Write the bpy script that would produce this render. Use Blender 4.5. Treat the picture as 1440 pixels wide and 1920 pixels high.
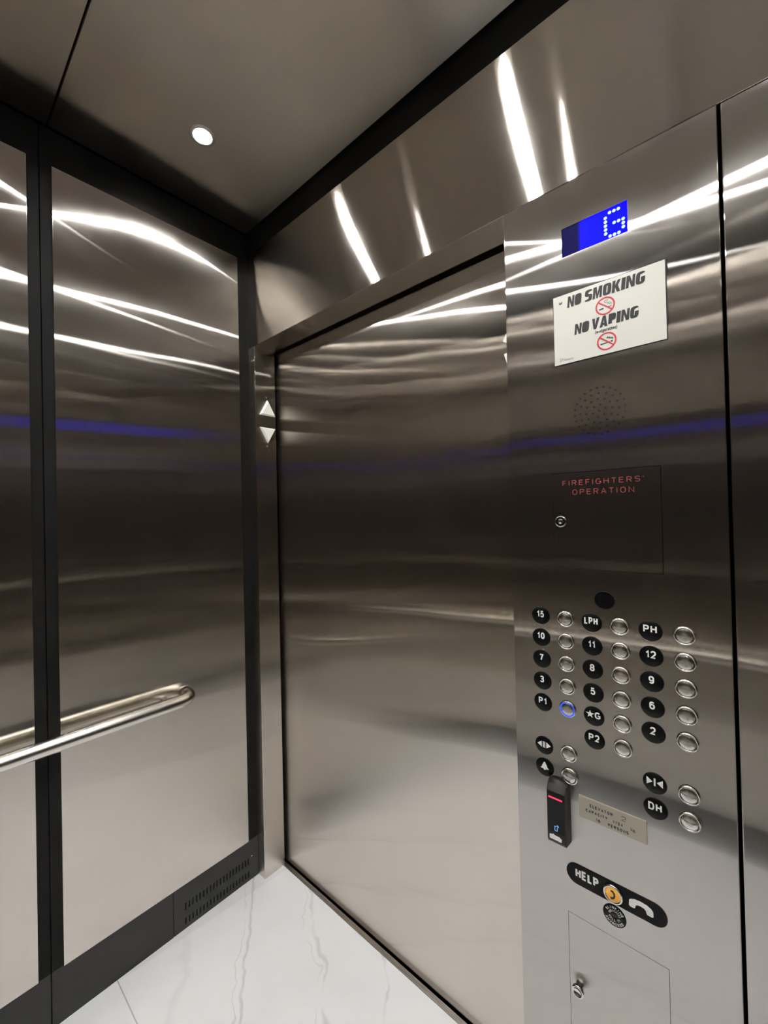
import bpy, bmesh, math, random
from mathutils import Vector, Matrix
random.seed(4)
for o in list(bpy.data.objects):
    bpy.data.objects.remove(o)
SC = bpy.context.scene
COL = SC.collection
PI = math.pi

# ---------------------------------------------------------------- camera
def look(yaw, pitch, roll):
    f = Vector((-math.sin(yaw)*math.cos(pitch), math.cos(yaw)*math.cos(pitch), math.sin(pitch)))
    r = Vector((math.cos(yaw), math.sin(yaw), 0)); u = r.cross(f)
    c, s = math.cos(roll), math.sin(roll)
    r, u = c*r+s*u, -s*r+c*u
    return Matrix((r, u, -f)).transposed()
cam_d = bpy.data.cameras.new('camera'); cam = bpy.data.objects.new('camera', cam_d); COL.objects.link(cam)
cam.matrix_world = Matrix.Translation((1.51878, -0.91801, 1.44)) @ look(0.717431, 0.008873, -0.022824).to_4x4()
cam_d.sensor_fit = 'VERTICAL'; cam_d.sensor_height = 24.0
cam_d.lens = 24.0*775.235/1920.0
cam_d.clip_start = 0.02
SC.camera = cam

# ---------------------------------------------------------------- world and exposure
w = bpy.data.worlds.new('world'); SC.world = w; w.use_nodes = True
w.node_tree.nodes['Background'].inputs[0].default_value = (0, 0, 0, 1)
w.node_tree.nodes['Background'].inputs[1].default_value = 0.0
SC.view_settings.view_transform = 'Standard'; SC.view_settings.look = 'None'
SC.view_settings.exposure = 0.0; SC.view_settings.gamma = 1.0
SC.view_settings.use_curve_mapping = False
cy = SC.cycles
cy.max_bounces = 20; cy.glossy_bounces = 18; cy.diffuse_bounces = 6; cy.transmission_bounces = 4
cy.caustics_reflective = True; cy.blur_glossy = 0.0
cy.sample_clamp_indirect = 25.0; cy.sample_clamp_direct = 0.0
cy.use_denoising = True
LAMP = 5000.0          # emission of each bright spot in a downlight
LAMP_COL = (1.0, 0.99, 0.975, 1)

# ---------------------------------------------------------------- dimensions (metres)
W, D, ZC = 2.04, -1.30, 2.605        # cabin width, back wall, ceiling
XJ, XC, XR, XG = 0.0438, 1.109, 1.498, 1.503
ZD, ZT = 2.135, 2.513                # door head, transom top
YJ, YD = 0.0938, 0.110               # back of the jamb, door face

# ---------------------------------------------------------------- materials
def nodes(name):
    m = bpy.data.materials.new(name); m.use_nodes = True
    t = m.node_tree; t.nodes.clear()
    out = t.nodes.new('ShaderNodeOutputMaterial')
    return m, t, out
def N(t, kind, **kw):
    n = t.nodes.new(kind)
    for k, v in kw.items():
        setattr(n, k, v)
    return n
def math_n(t, op, a, b=None):
    n = N(t, 'ShaderNodeMath', operation=op)
    for i, v in enumerate((a, b)):
        if v is None: continue
        if isinstance(v, (int, float)): n.inputs[i].default_value = v
        else: t.links.new(v, n.inputs[i])
    return n.outputs[0]
def principled(name, col, rough=0.5, metal=0.0, spec=0.5, emit=None, strength=0.0, coat=0.0):
    m, t, out = nodes(name)
    p = N(t, 'ShaderNodeBsdfPrincipled')
    p.inputs['Base Color'].default_value = (*col, 1); p.inputs['Roughness'].default_value = rough
    p.inputs['Metallic'].default_value = metal; p.inputs['Specular IOR Level'].default_value = spec
    p.inputs['Coat Weight'].default_value = coat; p.inputs['Coat Roughness'].default_value = 0.1
    if emit:
        p.inputs['Emission Color'].default_value = (*emit, 1); p.inputs['Emission Strength'].default_value = strength
    t.links.new(p.outputs[0], out.inputs[0])
    return m
def emission(name, col, strength):
    m, t, out = nodes(name)
    e = N(t, 'ShaderNodeEmission'); e.inputs[0].default_value = (*col, 1); e.inputs[1].default_value = strength
    t.links.new(e.outputs[0], out.inputs[0])
    return m
def brushed(name, groove, col=(0.660, 0.620, 0.565), rough=0.16, aniso=0.905, wave=0.0, wave_scale=2.0, broad=0.08, seed=0.0, radial=None, haze=0.012):
    """Brushed stainless steel: reflections stay sharp along GROOVE and smear across it."""
    m, t, out = nodes(name)
    geo = N(t, 'ShaderNodeNewGeometry')
    if radial:
        tn = N(t, 'ShaderNodeTangent', direction_type='RADIAL', axis=radial); tan = tn.outputs[0]
    else:
        cx = N(t, 'ShaderNodeCombineXYZ')
        for i in range(3): cx.inputs[i].default_value = groove[i]
        tan = cx.outputs[0]
    # faint grain: stretched along the groove
    sc = N(t, 'ShaderNodeMapping'); g = groove or (0, 1, 0)
    for i in range(3):
        sc.inputs['Scale'].default_value[i] = 1.5 if g[i] else 700.0
        sc.inputs['Location'].default_value[i] = seed
    t.links.new(geo.outputs['Position'], sc.inputs['Vector'])
    gr = N(t, 'ShaderNodeTexNoise'); gr.inputs['Scale'].default_value = 1.0; gr.inputs['Detail'].default_value = 2.0
    t.links.new(sc.outputs[0], gr.inputs['Vector'])
    mr = N(t, 'ShaderNodeMapRange'); mr.inputs[1].default_value = 0.3; mr.inputs[2].default_value = 0.7
    mr.inputs[3].default_value = 0.985; mr.inputs[4].default_value = 1.015
    t.links.new(gr.outputs[0], mr.inputs[0])
    mul = N(t, 'ShaderNodeVectorMath', operation='SCALE'); mul.inputs[0].default_value = col
    t.links.new(mr.outputs[0], mul.inputs['Scale'])
    normal = None
    if wave:
        wn = N(t, 'ShaderNodeTexNoise'); wn.inputs['Scale'].default_value = wave_scale; wn.inputs['Detail'].default_value = 0.5
        off = N(t, 'ShaderNodeVectorMath', operation='ADD'); off.inputs[1].default_value = (seed, seed*1.7, seed*0.6)
        t.links.new(geo.outputs['Position'], off.inputs[0]); t.links.new(off.outputs[0], wn.inputs['Vector'])
        bp = N(t, 'ShaderNodeBump'); bp.inputs['Strength'].default_value = 1.0; bp.inputs['Distance'].default_value = wave
        t.links.new(wn.outputs[0], bp.inputs['Height']); normal = bp.outputs[0]
    bs = []
    for r, a, dist in ((rough, aniso, 'BECKMANN'), (min(0.9, rough*1.7), aniso*0.75, 'GGX')):
        b = N(t, 'ShaderNodeBsdfAnisotropic', distribution=dist)
        b.inputs['Roughness'].default_value = r; b.inputs['Anisotropy'].default_value = a
        t.links.new(mul.outputs[0], b.inputs['Color']); t.links.new(tan, b.inputs['Tangent'])
        if normal: t.links.new(normal, b.inputs['Normal'])
        bs.append(b)
    mx = N(t, 'ShaderNodeMixShader')
    sm = N(t, 'ShaderNodeTexNoise'); sm.inputs['Scale'].default_value = 4.5; sm.inputs['Detail'].default_value = 5.0; sm.inputs['Roughness'].default_value = 0.6
    t.links.new(geo.outputs['Position'], sm.inputs['Vector'])
    sr = N(t, 'ShaderNodeMapRange'); sr.inputs[1].default_value = 0.38; sr.inputs[2].default_value = 0.66
    sr.inputs[3].default_value = broad*0.4; sr.inputs[4].default_value = broad*1.9
    t.links.new(sm.outputs[0], sr.inputs[0]); t.links.new(sr.outputs[0], mx.inputs[0])
    t.links.new(bs[0].outputs[0], mx.inputs[1]); t.links.new(bs[1].outputs[0], mx.inputs[2])
    # thin film of handling haze: a little diffuse scatter over the metal
    df = N(t, 'ShaderNodeBsdfDiffuse'); df.inputs['Color'].default_value = (0.62, 0.52, 0.45, 1)
    m2 = N(t, 'ShaderNodeMixShader'); m2.inputs[0].default_value = haze
    t.links.new(mx.outputs[0], m2.inputs[1]); t.links.new(df.outputs[0], m2.inputs[2]); t.links.new(m2.outputs[0], out.inputs[0])
    return m

UP, ALONG_X, ALONG_Y = (0, 0, 1), (1, 0, 0), (0, 1, 0)
STEEL_WALL = brushed('brushed_steel_wall', UP, wave=0.0022, wave_scale=2.3, seed=1.3)
STEEL_DOOR = brushed('brushed_steel_door', UP, wave=0.0030, wave_scale=2.6, seed=5.1)
STEEL_PANEL = brushed('brushed_steel_panel', UP, wave=0.0012, wave_scale=2.0, seed=9.0)
STEEL_DARK_REFLECTION = brushed('brushed_steel_dark_reflection', UP, col=(0.50, 0.48, 0.455), wave=0.0012, wave_scale=2.0, seed=9.0)  # wall steel darkened: reflection of an unbuilt person opposite, put into the colour
STEEL_TRANSOM = brushed('brushed_steel_transom', ALONG_X, col=(0.53, 0.495, 0.45), broad=0.05, wave=0.0008, wave_scale=2.0, seed=3.0)
STEEL_CEILING = brushed('brushed_steel_ceiling', ALONG_X, col=(0.70, 0.65, 0.59), rough=0.33, aniso=0.75, wave=0.001, wave_scale=2.0, seed=2.0, broad=0.1)
STEEL_TUBE = principled('satin_steel_tube', (0.70, 0.67, 0.62), rough=0.24, metal=1.0)
STEEL_CAP = brushed('turned_steel_cap', None, col=(0.66, 0.64, 0.60), rough=0.22, aniso=0.6, radial='Y')
CHROME = principled('polished_chrome', (0.78, 0.76, 0.72), rough=0.12, metal=1.0)
BLACK_LAMINATE = principled('black_laminate', (0.010, 0.0099, 0.0097), rough=0.42, spec=0.05)
BASE_LAMINATE = principled('dark_grey_base_laminate', (0.050, 0.050, 0.049), rough=0.5, spec=0.1)
BLACK_VOID = principled('black_gap', (0.004, 0.004, 0.004), rough=0.8, spec=0.1)
BLACK_PLASTIC = principled('black_plastic', (0.004, 0.004, 0.0045), rough=0.3, spec=0.12)
BLACK_GLASS = principled('black_glass', (0.003, 0.003, 0.004), rough=0.06, spec=0.2)
BLACK_INK = principled('black_ink', (0.006, 0.006, 0.006), rough=0.5)
GREY_INK = principled('grey_ink', (0.16, 0.16, 0.16), rough=0.6)
WHITE_INK = principled('white_ink', (0.86, 0.86, 0.84), rough=0.45)
RED_INK = principled('red_ink', (0.55, 0.02, 0.035), rough=0.4)
RED_ENGRAVED = principled('red_engraving', (0.27, 0.045, 0.05), rough=0.5)
SIGN_FACE = principled('sign_white_plastic', (0.68, 0.67, 0.61), rough=0.25)
BRASS_PLATE = principled('nickel_plate', (0.46, 0.43, 0.35), rough=0.42, metal=0.55)
WHITE_ACRYLIC = principled('white_acrylic', (0.80, 0.79, 0.72), rough=0.25, emit=(1, 0.95, 0.8), strength=0.12)
AMBER = principled('amber_button', (0.80, 0.42, 0.07), rough=0.3, emit=(1.0, 0.5, 0.06), strength=0.12)
TAPE = principled('white_tape', (0.75, 0.74, 0.68), rough=0.6)
ALUMINIUM = brushed('sill_aluminium', ALONG_X, col=(0.42, 0.40, 0.39), rough=0.45, aniso=0.4)
LENS = emission('lamp_lens', LAMP_COL[:3], LAMP*0.09)
LAMP_TRIM = principled('lamp_trim_satin', (0.55, 0.53, 0.50), rough=0.4, metal=0.6)
CHIP = emission('lamp_chip', LAMP_COL[:3], LAMP)
BLUE_LED = emission('blue_led', (0.03, 0.09, 1.0), 1.3)
RED_LED = emission('red_led', (1.0, 0.05, 0.10), 1.6)
ICON_BLUE = emission('icon_blue', (0.25, 0.55, 1.0), 1.0)
DOT_LED = emission('display_dot', (0.62, 0.95, 1.0), 1.6)

def display_mat():
    m, t, out = nodes('blue_display')
    geo = N(t, 'ShaderNodeNewGeometry'); sx = N(t, 'ShaderNodeSeparateXYZ'); t.links.new(geo.outputs['Position'], sx.inputs[0])
    mr = N(t, 'ShaderNodeMapRange', interpolation_type='SMOOTHSTEP'); mr.inputs[1].default_value = 1.268; mr.inputs[2].default_value = 1.306
    mr.inputs[3].default_value = 0.004; mr.inputs[4].default_value = 1.0
    t.links.new(sx.outputs[0], mr.inputs[0])
    p = N(t, 'ShaderNodeBsdfPrincipled'); p.inputs['Base Color'].default_value = (0.001, 0.001, 0.03, 1); p.inputs['Roughness'].default_value = 0.35; p.inputs['Specular IOR Level'].default_value = 0.03
    p.inputs['Emission Color'].default_value = (0.0, 0.0, 1.0, 1)
    st = math_n(t, 'MULTIPLY', mr.outputs[0], 11.0); t.links.new(st, p.inputs['Emission Strength'])
    t.links.new(p.outputs[0], out.inputs[0])
    return m
DISPLAY = display_mat()

def marble():
    m, t, out = nodes('white_marble_tile')
    geo = N(t, 'ShaderNodeNewGeometry'); sx = N(t, 'ShaderNodeSeparateXYZ'); t.links.new(geo.outputs['Position'], sx.inputs[0])
    X, Y = sx.outputs[0], sx.outputs[1]
    def noise(scale, detail, rough=0.55):
        n = N(t, 'ShaderNodeTexNoise'); n.inputs['Scale'].default_value = scale; n.inputs['Detail'].default_value = detail
        n.inputs['Roughness'].default_value = rough; t.links.new(geo.outputs['Position'], n.inputs['Vector'])
        return n.outputs[0]
    wob = math_n(t, 'SUBTRACT', noise(5.0, 4.0), 0.5)
    fine = math_n(t, 'SUBTRACT', noise(16.0, 5.0), 0.5)
    total = None
    def ramp(v, a, b, c, d):
        r = N(t, 'ShaderNodeMapRange', interpolation_type='SMOOTHSTEP')
        for i, q in enumerate((a, b, c, d)): r.inputs[1+i].default_value = q
        t.links.new(v, r.inputs[0]); return r.outputs[0]
    # veins: y = slope*x + offset, warped by noise; (slope, offset, half width, strength)
    for sl, of, wd, st, amp in ((-0.76, -0.01, 0.010, 0.50, 0.10), (-0.76, -0.035, 0.004, 0.35, 0.16), (-0.62, 0.225, 0.012, 0.40, 0.12),
                                (-0.62, 0.20, 0.004, 0.30, 0.18), (-0.55, -0.30, 0.030, 0.14, 0.25), (-0.9, 0.62, 0.012, 0.4, 0.2), (-0.7, -0.75, 0.010, 0.4, 0.2)):
        d = math_n(t, 'SUBTRACT', math_n(t, 'ADD', Y, math_n(t, 'MULTIPLY', X, -sl)), of)
        d = math_n(t, 'ADD', d, math_n(t, 'MULTIPLY', wob, amp)); d = math_n(t, 'ADD', d, math_n(t, 'MULTIPLY', fine, 0.022))
        v = ramp(math_n(t, 'ABSOLUTE', d), 0.0, wd, st, 0.0)
        v = math_n(t, 'MULTIPLY', v, ramp(noise(7.0, 2.0), 0.36, 0.56, 0.15, 1.0))
        total = v if total is None else math_n(t, 'MAXIMUM', total, v)
    cloud = ramp(noise(3.0, 5.0), 0.45, 0.75, 0.0, 0.10)
    total = math_n(t, 'MAXIMUM', total, cloud)
    grout = ramp(math_n(t, 'ABSOLUTE', math_n(t, 'ADD', Y, 0.5025)), 0.0010, 0.0022, 0.75, 0.0)
    mix = N(t, 'ShaderNodeMix', data_type='RGBA'); mix.inputs['A'].default_value = (0.82, 0.845, 0.88, 1); mix.inputs['B'].default_value = (0.40, 0.41, 0.43, 1)
    t.links.new(total, mix.inputs['Factor'])
    mix2 = N(t, 'ShaderNodeMix', data_type='RGBA'); mix2.inputs['B'].default_value = (0.34, 0.34, 0.33, 1)
    t.links.new(grout, mix2.inputs['Factor']); t.links.new(mix.outputs['Result'], mix2.inputs['A'])
    sliver = ramp(math_n(t, 'SUBTRACT', X, math_n(t, 'ADD', math_n(t, 'MULTIPLY', Y, 0.11), 0.0615)), -0.0006, 0.0006, 0.14, 0.0)
    mix3 = N(t, 'ShaderNodeMix', data_type='RGBA'); mix3.inputs['B'].default_value = (0.40, 0.41, 0.42, 1)
    t.links.new(sliver, mix3.inputs['Factor']); t.links.new(mix2.outputs['Result'], mix3.inputs['A'])
    p = N(t, 'ShaderNodeBsdfPrincipled'); p.inputs['Roughness'].default_value = 0.10; p.inputs['Specular IOR Level'].default_value = 0.5
    t.links.new(mix3.outputs['Result'], p.inputs['Base Color']); t.links.new(p.outputs[0], out.inputs[0])
    return m
MARBLE = marble()

# ---------------------------------------------------------------- mesh helpers
def box(bm, x0, x1, y0, y1, z0, z1, mi=0):
    v = [bm.verts.new((x, y, z)) for x in (x0, x1) for y in (y0, y1) for z in (z0, z1)]
    for f in ((0, 1, 3, 2), (4, 6, 7, 5), (0, 4, 5, 1), (2, 3, 7, 6), (0, 2, 6, 4), (1, 5, 7, 3)):
        bm.faces.new([v[i] for i in f]).material_index = mi
def prism(bm, pts, y0, y1, mi=0):
    """Polygon in (x, z) extruded from y0 (front) to y1 (back)."""
    a = [bm.verts.new((x, y0, z)) for x, z in pts]; b = [bm.verts.new((x, y1, z)) for x, z in pts]
    bm.faces.new(a).material_index = mi; bm.faces.new(b[::-1]).material_index = mi
    for i in range(len(pts)):
        j = (i+1) % len(pts); bm.faces.new((a[j], a[i], b[i], b[j])).material_index = mi
def lathe(bm, prof, c=(0, 0, 0), seg=40, mi=0, smooth=True):
    """Profile [(radius, y)] turned about the y axis through c."""
    rings = []
    for r, y in prof:
        if r < 1e-7: rings.append([bm.verts.new((c[0], c[1]+y, c[2]))])
        else: rings.append([bm.verts.new((c[0]+r*math.cos(2*PI*i/seg), c[1]+y, c[2]+r*math.sin(2*PI*i/seg))) for i in range(seg)])
    for a, b in zip(rings, rings[1:]):
        for i in range(seg):
            j = (i+1) % seg
            vs = []
            for ring, k in ((a, i), (a, j), (b, j), (b, i)):
                q = ring[0] if len(ring) == 1 else ring[k]
                if q not in vs: vs.append(q)
            if len(vs) > 2:
                f = bm.faces.new(vs); f.material_index = mi; f.smooth = smooth
def tube(bm, path, r, seg=20, mi=0):
    """Round tube along a list of points, with end caps."""
    rings = []; prev = None
    for i, p in enumerate(path):
        a = Vector(path[max(0, i-1)]); b = Vector(path[min(len(path)-1, i+1)]); d = (b-a).normalized()
        ref = Vector((0, 0, 1)) if abs(d.z) < 0.9 else Vector((1, 0, 0))
        s = d.cross(ref).normalized(); u = s.cross(d)
        rings.append([bm.verts.new(Vector(p)+r*(math.cos(2*PI*k/seg)*s+math.sin(2*PI*k/seg)*u)) for k in range(seg)])
    for a, b in zip(rings, rings[1:]):
        for k in range(seg):
            f = bm.faces.new((a[k], a[(k+1) % seg], b[(k+1) % seg], b[k])); f.smooth = True; f.material_index = mi
    bm.faces.new(rings[0][::-1]).material_index = mi; bm.faces.new(rings[-1]).material_index = mi
def plate(bm, u0, u1, z0, z1, n0, n1, holes, P, mi=0):
    """Plate from n0 (face) to n1 with rectangular through holes; P maps (u, n, z) to a point."""
    us = sorted({u0, u1, *[h[0] for h in holes], *[h[1] for h in holes]}); zs = sorted({z0, z1, *[h[2] for h in holes], *[h[3] for h in holes]})
    cache = {}
    def V(i, n, j):
        if (i, n, j) not in cache: cache[i, n, j] = bm.verts.new(P(us[i], n, zs[j]))
        return cache[i, n, j]
    def solid(i, j):
        if not (0 <= i < len(us)-1 and 0 <= j < len(zs)-1): return False
        a, b = (us[i]+us[i+1])/2, (zs[j]+zs[j+1])/2
        return not any(h[0] < a < h[1] and h[2] < b < h[3] for h in holes)
    for i in range(len(us)-1):
        for j in range(len(zs)-1):
            if not solid(i, j): continue
            for n in (n0, n1): bm.faces.new((V(i, n, j), V(i+1, n, j), V(i+1, n, j+1), V(i, n, j+1))).material_index = mi
            for di, dj, e in ((-1, 0, ((i, j), (i, j+1))), (1, 0, ((i+1, j), (i+1, j+1))), (0, -1, ((i, j), (i+1, j))), (0, 1, ((i, j+1), (i+1, j+1)))):
                if not solid(i+di, j+dj):
                    (a, b), (c, d) = e
                    bm.faces.new((V(a, n0, b), V(c, n0, d), V(c, n1, d), V(a, n1, b))).material_index = mi
    bmesh.ops.recalc_face_normals(bm, faces=bm.faces[:])
def text(bm, s, x, z, y, size, mi=0, sx=1.0, bold=0.0, shear=0.0, depth=0.0003, align='CENTER', spacing=1.0, rot=0.0):
    """Lettering centred (or starting) at x with baseline z, facing -y, standing DEPTH proud of the plane y."""
    cu = bpy.data.curves.new('text', 'FONT'); cu.body = s; cu.size = size; cu.align_x = align
    cu.offset = bold*size; cu.shear = shear; cu.space_character = spacing; cu.extrude = depth/2; cu.resolution_u = 4
    ob = bpy.data.objects.new('text', cu); COL.objects.link(ob)
    me = bpy.data.meshes.new_from_object(ob.evaluated_get(bpy.context.evaluated_depsgraph_get()))
    tmp = bmesh.new(); tmp.from_mesh(me)
    for v in tmp.verts:
        a, b = v.co.x*sx, v.co.y
        a, b = a*math.cos(rot)-b*math.sin(rot), a*math.sin(rot)+b*math.cos(rot)
        v.co = Vector((x+a, y-depth/2-v.co.z, z+b))
    vm = {v: bm.verts.new(v.co) for v in tmp.verts}
    for f in tmp.faces:
        try: bm.faces.new([vm[v] for v in f.verts]).material_index = mi
        except ValueError: pass
    tmp.free(); bpy.data.objects.remove(ob); bpy.data.curves.remove(cu); bpy.data.meshes.remove(me)
LAYER = 0
# ---- lettering drawn as constant-width strokes (plain grotesque capitals and numerals)
def arc(cx, cz, rx, rz, a0, a1, p=2.4, n=14):
    o = []
    for k in range(n+1):
        a = math.radians(a0+(a1-a0)*k/n); c, s = math.cos(a), math.sin(a)
        o.append((cx+rx*math.copysign(abs(c)**(2/p), c), cz+rz*math.copysign(abs(s)**(2/p), s)))
    return o
def glyph(ch, p):
    A = lambda *a: arc(*a, p=p)
    if ch == 'A': return 1.0, [[(0, 0), (.5, 1), (1, 0)], [(.18, .30), (.82, .30)]]
    if ch == 'C': return .95, [A(.5, .5, .5, .5, 38, 322)]
    if ch == 'D': return .95, [[(0, 0), (0, 1), (.45, 1)]+A(.45, .5, .55, .5, 90, -90)+[(0, 0)]]
    if ch == 'E': return .80, [[(1, 1), (0, 1), (0, 0), (1, 0)], [(0, .52), (.88, .52)]]
    if ch == 'F': return .76, [[(1, 1), (0, 1), (0, 0)], [(0, .50), (.85, .50)]]
    if ch == 'G': return 1.0, [A(.5, .5, .5, .5, 40, 315)+[(1, .14), (1, .46), (.58, .46)]]
    if ch == 'H': return .92, [[(0, 0), (0, 1)], [(1, 0), (1, 1)], [(0, .52), (1, .52)]]
    if ch == 'I': return 0.03, [[(.5, 0), (.5, 1)]]
    if ch == 'K': return .95, [[(0, 0), (0, 1)], [(1, 1), (.04, .40)], [(.36, .60), (1, 0)]]
    if ch == 'L': return .74, [[(0, 1), (0, 0), (1, 0)]]
    if ch == 'M': return 1.15, [[(0, 0), (0, 1), (.5, .12), (1, 1), (1, 0)]]
    if ch == 'N': return .95, [[(0, 0), (0, 1), (1, 0), (1, 1)]]
    if ch == 'O': return 1.0, [A(.5, .5, .5, .5, 90, 450)]
    if ch == 'P': return .86, [[(0, 0), (0, 1), (.55, 1)]+A(.55, .74, .45, .26, 90, -90)+[(0, .48)]]
    if ch == 'R': return .90, [[(0, 0), (0, 1), (.55, 1)]+A(.55, .75, .45, .25, 90, -90)+[(0, .50)], [(.52, .50), (1, 0)]]
    if ch == 'S': return .88, [A(.5, .755, .5, .245, 25, 250)+A(.5, .255, .5, .255, 88, -155)]
    if ch == 'T': return .85, [[(0, 1), (1, 1)], [(.5, 1), (.5, 0)]]
    if ch == 'V': return .98, [[(0, 1), (.5, 0), (1, 1)]]
    if ch == 'W': return 1.3, [[(0, 1), (.26, 0), (.5, .9), (.74, 0), (1, 1)]]
    if ch == 'B': return .88, [[(0, .52), (.5, .52)]+A(.5, .76, .45, .24, -90, 90)+[(0, 1), (0, 0), (.5, 0)]+A(.5, .26, .5, .26, -90, 90)]
    if ch == 'Y': return .95, [[(0, 1), (.5, .45), (1, 1)], [(.5, .45), (.5, 0)]]
    if ch == '0': return .78, [A(.5, .5, .5, .5, 90, 450)]
    if ch == '1': return .40, [[(0, .74), (.55, .80), (1, 1), (1, 0)]]
    if ch == '2': return .76, [A(.5, .70, .5, .30, 170, -35)+[(0, 0), (1, 0)]]
    if ch == '3': return .76, [A(.48, .755, .46, .245, 160, -90)+A(.48, .26, .52, .26, 90, -160)]
    if ch == '4': return .80, [[(.72, 0), (.72, 1), (0, .28), (1, .28)]]
    if ch == '5': return .76, [[(.92, 1), (.16, 1), (.06, .48)]+A(.48, .32, .52, .32, 140, -155)]
    if ch == '6': return .76, [A(.5, .62, .5, .38, 40, 180)+[(0, .32)]+A(.5, .32, .5, .32, 180, 540)]
    if ch == '7': return .76, [[(0, 1), (1, 1), (.60, .5), (.36, 0)]]
    if ch == '8': return .76, [A(.5, .76, .44, .24, 90, 450), A(.5, .26, .5, .26, 90, 450)]
    if ch == '9': return .76, [A(.5, .38, .5, .38, 220, 360)+[(1, .68)]+A(.5, .68, .5, .32, 0, 360)]
    if ch == "'": return 0.0, [[(.5, 1), (.5, .74)]]
    return .45, []
def stroke(bm, pts, th, y, mi, depth):
    global LAYER
    q = [pts[0]]
    for a in pts[1:]:
        if math.hypot(a[0]-q[-1][0], a[1]-q[-1][1]) > th*0.02: q.append(a)
    closed = len(q) > 3 and math.hypot(q[0][0]-q[-1][0], q[0][1]-q[-1][1]) < th*0.05
    if closed: q = q[:-1]
    n = len(q); L = []; R = []
    for i in range(n):
        a = q[(i-1) % n] if (closed or i) else None; b = q[(i+1) % n] if (closed or i < n-1) else None
        d0 = Vector((q[i][0]-a[0], q[i][1]-a[1])).normalized() if a else None; d1 = Vector((b[0]-q[i][0], b[1]-q[i][1])).normalized() if b else None
        d0 = d0 or d1; d1 = d1 or d0
        n0 = Vector((-d0.y, d0.x)); n1 = Vector((-d1.y, d1.x)); m = n0+n1
        m = m.normalized() if m.length > 1e-6 else n0
        k = min(1.7, 1/max(0.35, m.dot(n0)))*th/2
        L.append((q[i][0]+m.x*k, q[i][1]+m.y*k)); R.append((q[i][0]-m.x*k, q[i][1]-m.y*k))
    for i in range(n if closed else n-1):
        j = (i+1) % n
        pr = [L[i], R[i], R[j], L[j]]; LAYER = (LAYER+1) % 23; dp = depth+LAYER*5e-6
        a = [bm.verts.new((x, y-dp, z)) for x, z in pr]; b = [bm.verts.new((x, y, z)) for x, z in pr]
        bm.faces.new(a).material_index = mi
        for u in range(4):
            v = (u+1) % 4; bm.faces.new((a[v], a[u], b[u], b[v])).material_index = mi
HEAVY = {'N': [[(0, 0), (0, 1), (.31, 1), (.31, 0)], [(.69, 0), (.69, 1), (1, 1), (1, 0)], [(.30, 1), (.36, 1), (.70, .40), (.70, 0), (.64, 0), (.30, .60)]],
         'M': [[(0, 0), (0, 1), (.25, 1), (.25, 0)], [(.75, 0), (.75, 1), (1, 1), (1, 0)], [(.22, 1), (.36, 1), (.51, .30), (.51, 0), (.44, 0), (.22, .66)], [(.78, 1), (.64, 1), (.49, .30), (.49, 0), (.56, 0), (.78, .66)]],
         'K': [[(0, 0), (0, 1), (.36, 1), (.36, 0)], [(.34, .40), (.34, .56), (.62, 1), (.98, 1), (.70, .55), (.62, .46)], [(.34, .52), (.66, .60), (1, 0), (.63, 0), (.34, .44)]],
         'V': [[(0, 1), (.37, 1), (.52, .26), (.52, 0), (.32, 0)], [(1, 1), (.63, 1), (.48, .26), (.48, 0), (.68, 0)]],
         'A': [[(0, 0), (.32, 1), (.52, 1), (.52, .74), (.36, 0)], [(1, 0), (.68, 1), (.48, 1), (.48, .74), (.64, 0)], [(.30, .16), (.34, .34), (.66, .34), (.70, .16)]],
         'I': [[(0, 0), (0, 1), (1, 1), (1, 0)]]}
def letters(bm, s, x0, x1, z0, z1, y, th, mi=1, gap=0.22, p=2.4, shear=0.0, depth=0.0003, stretch=1.0):
    """Lettering that fills the box x0..x1, z0..z1 on the plane y; TH is the stroke width."""
    gl = [glyph(c, p) for c in s]; n = len(s); xo = x0; x1 = x0+(x1-x0)/stretch
    first = len(bm.verts)
    free = (x1-x0)-th*sum(1 for c in s if c != ' ')
    u = free/(sum(g[0] for g in gl)+gap*(n-1))
    x = x0
    for (wd, st), c in zip(gl, s):
        cw = wd*u; bw = cw+(th if c != ' ' else 0)
        if stretch > 1 and c in HEAVY:
            for k, q in enumerate(HEAVY[c]): prism(bm, [(x+a*bw, z0+b*(z1-z0)) for a, b in q], y-depth-k*2e-5, y, mi)
            x += bw+gap*u
            continue
        for path in st:
            pts = [(x+th/2+a*cw, z0+th/2+b*(z1-z0-th)) for a, b in path]
            stroke(bm, pts, th, y, mi, depth)
        x += bw+gap*u
    bm.verts.ensure_lookup_table()
    for v in bm.verts[first:]:
        v.co.x = xo+(v.co.x-xo)*stretch+shear*(v.co.z-z0)
def world_loc(o):
    v = Vector((0, 0, 0))
    while o is not None: v += o.location; o = o.parent
    return v
def obj(name, bm, mats, parent=None, origin=None, bevel=0.0, label=None):
    """One mesh object; the bmesh is in world coordinates unless ORIGIN is given as 'local'."""
    bmesh.ops.recalc_face_normals(bm, faces=bm.faces[:])
    base = world_loc(parent)
    org = base if origin is None else Vector(origin)
    bmesh.ops.translate(bm, verts=bm.verts[:], vec=-org)
    me = bpy.data.meshes.new(name); bm.to_mesh(me); bm.free()
    for m in (mats if isinstance(mats, (list, tuple)) else [mats]): me.materials.append(m)
    o = bpy.data.objects.new(name, me); COL.objects.link(o)
    o.parent = parent; o.location = org-base
    if bevel:
        b = o.modifiers.new('bevel', 'BEVEL'); b.width = bevel; b.segments = 2; b.limit_method = 'ANGLE'; b.angle_limit = math.radians(40)
        b.harden_normals = False
    if label: o['label'] = label
    return o
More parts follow.
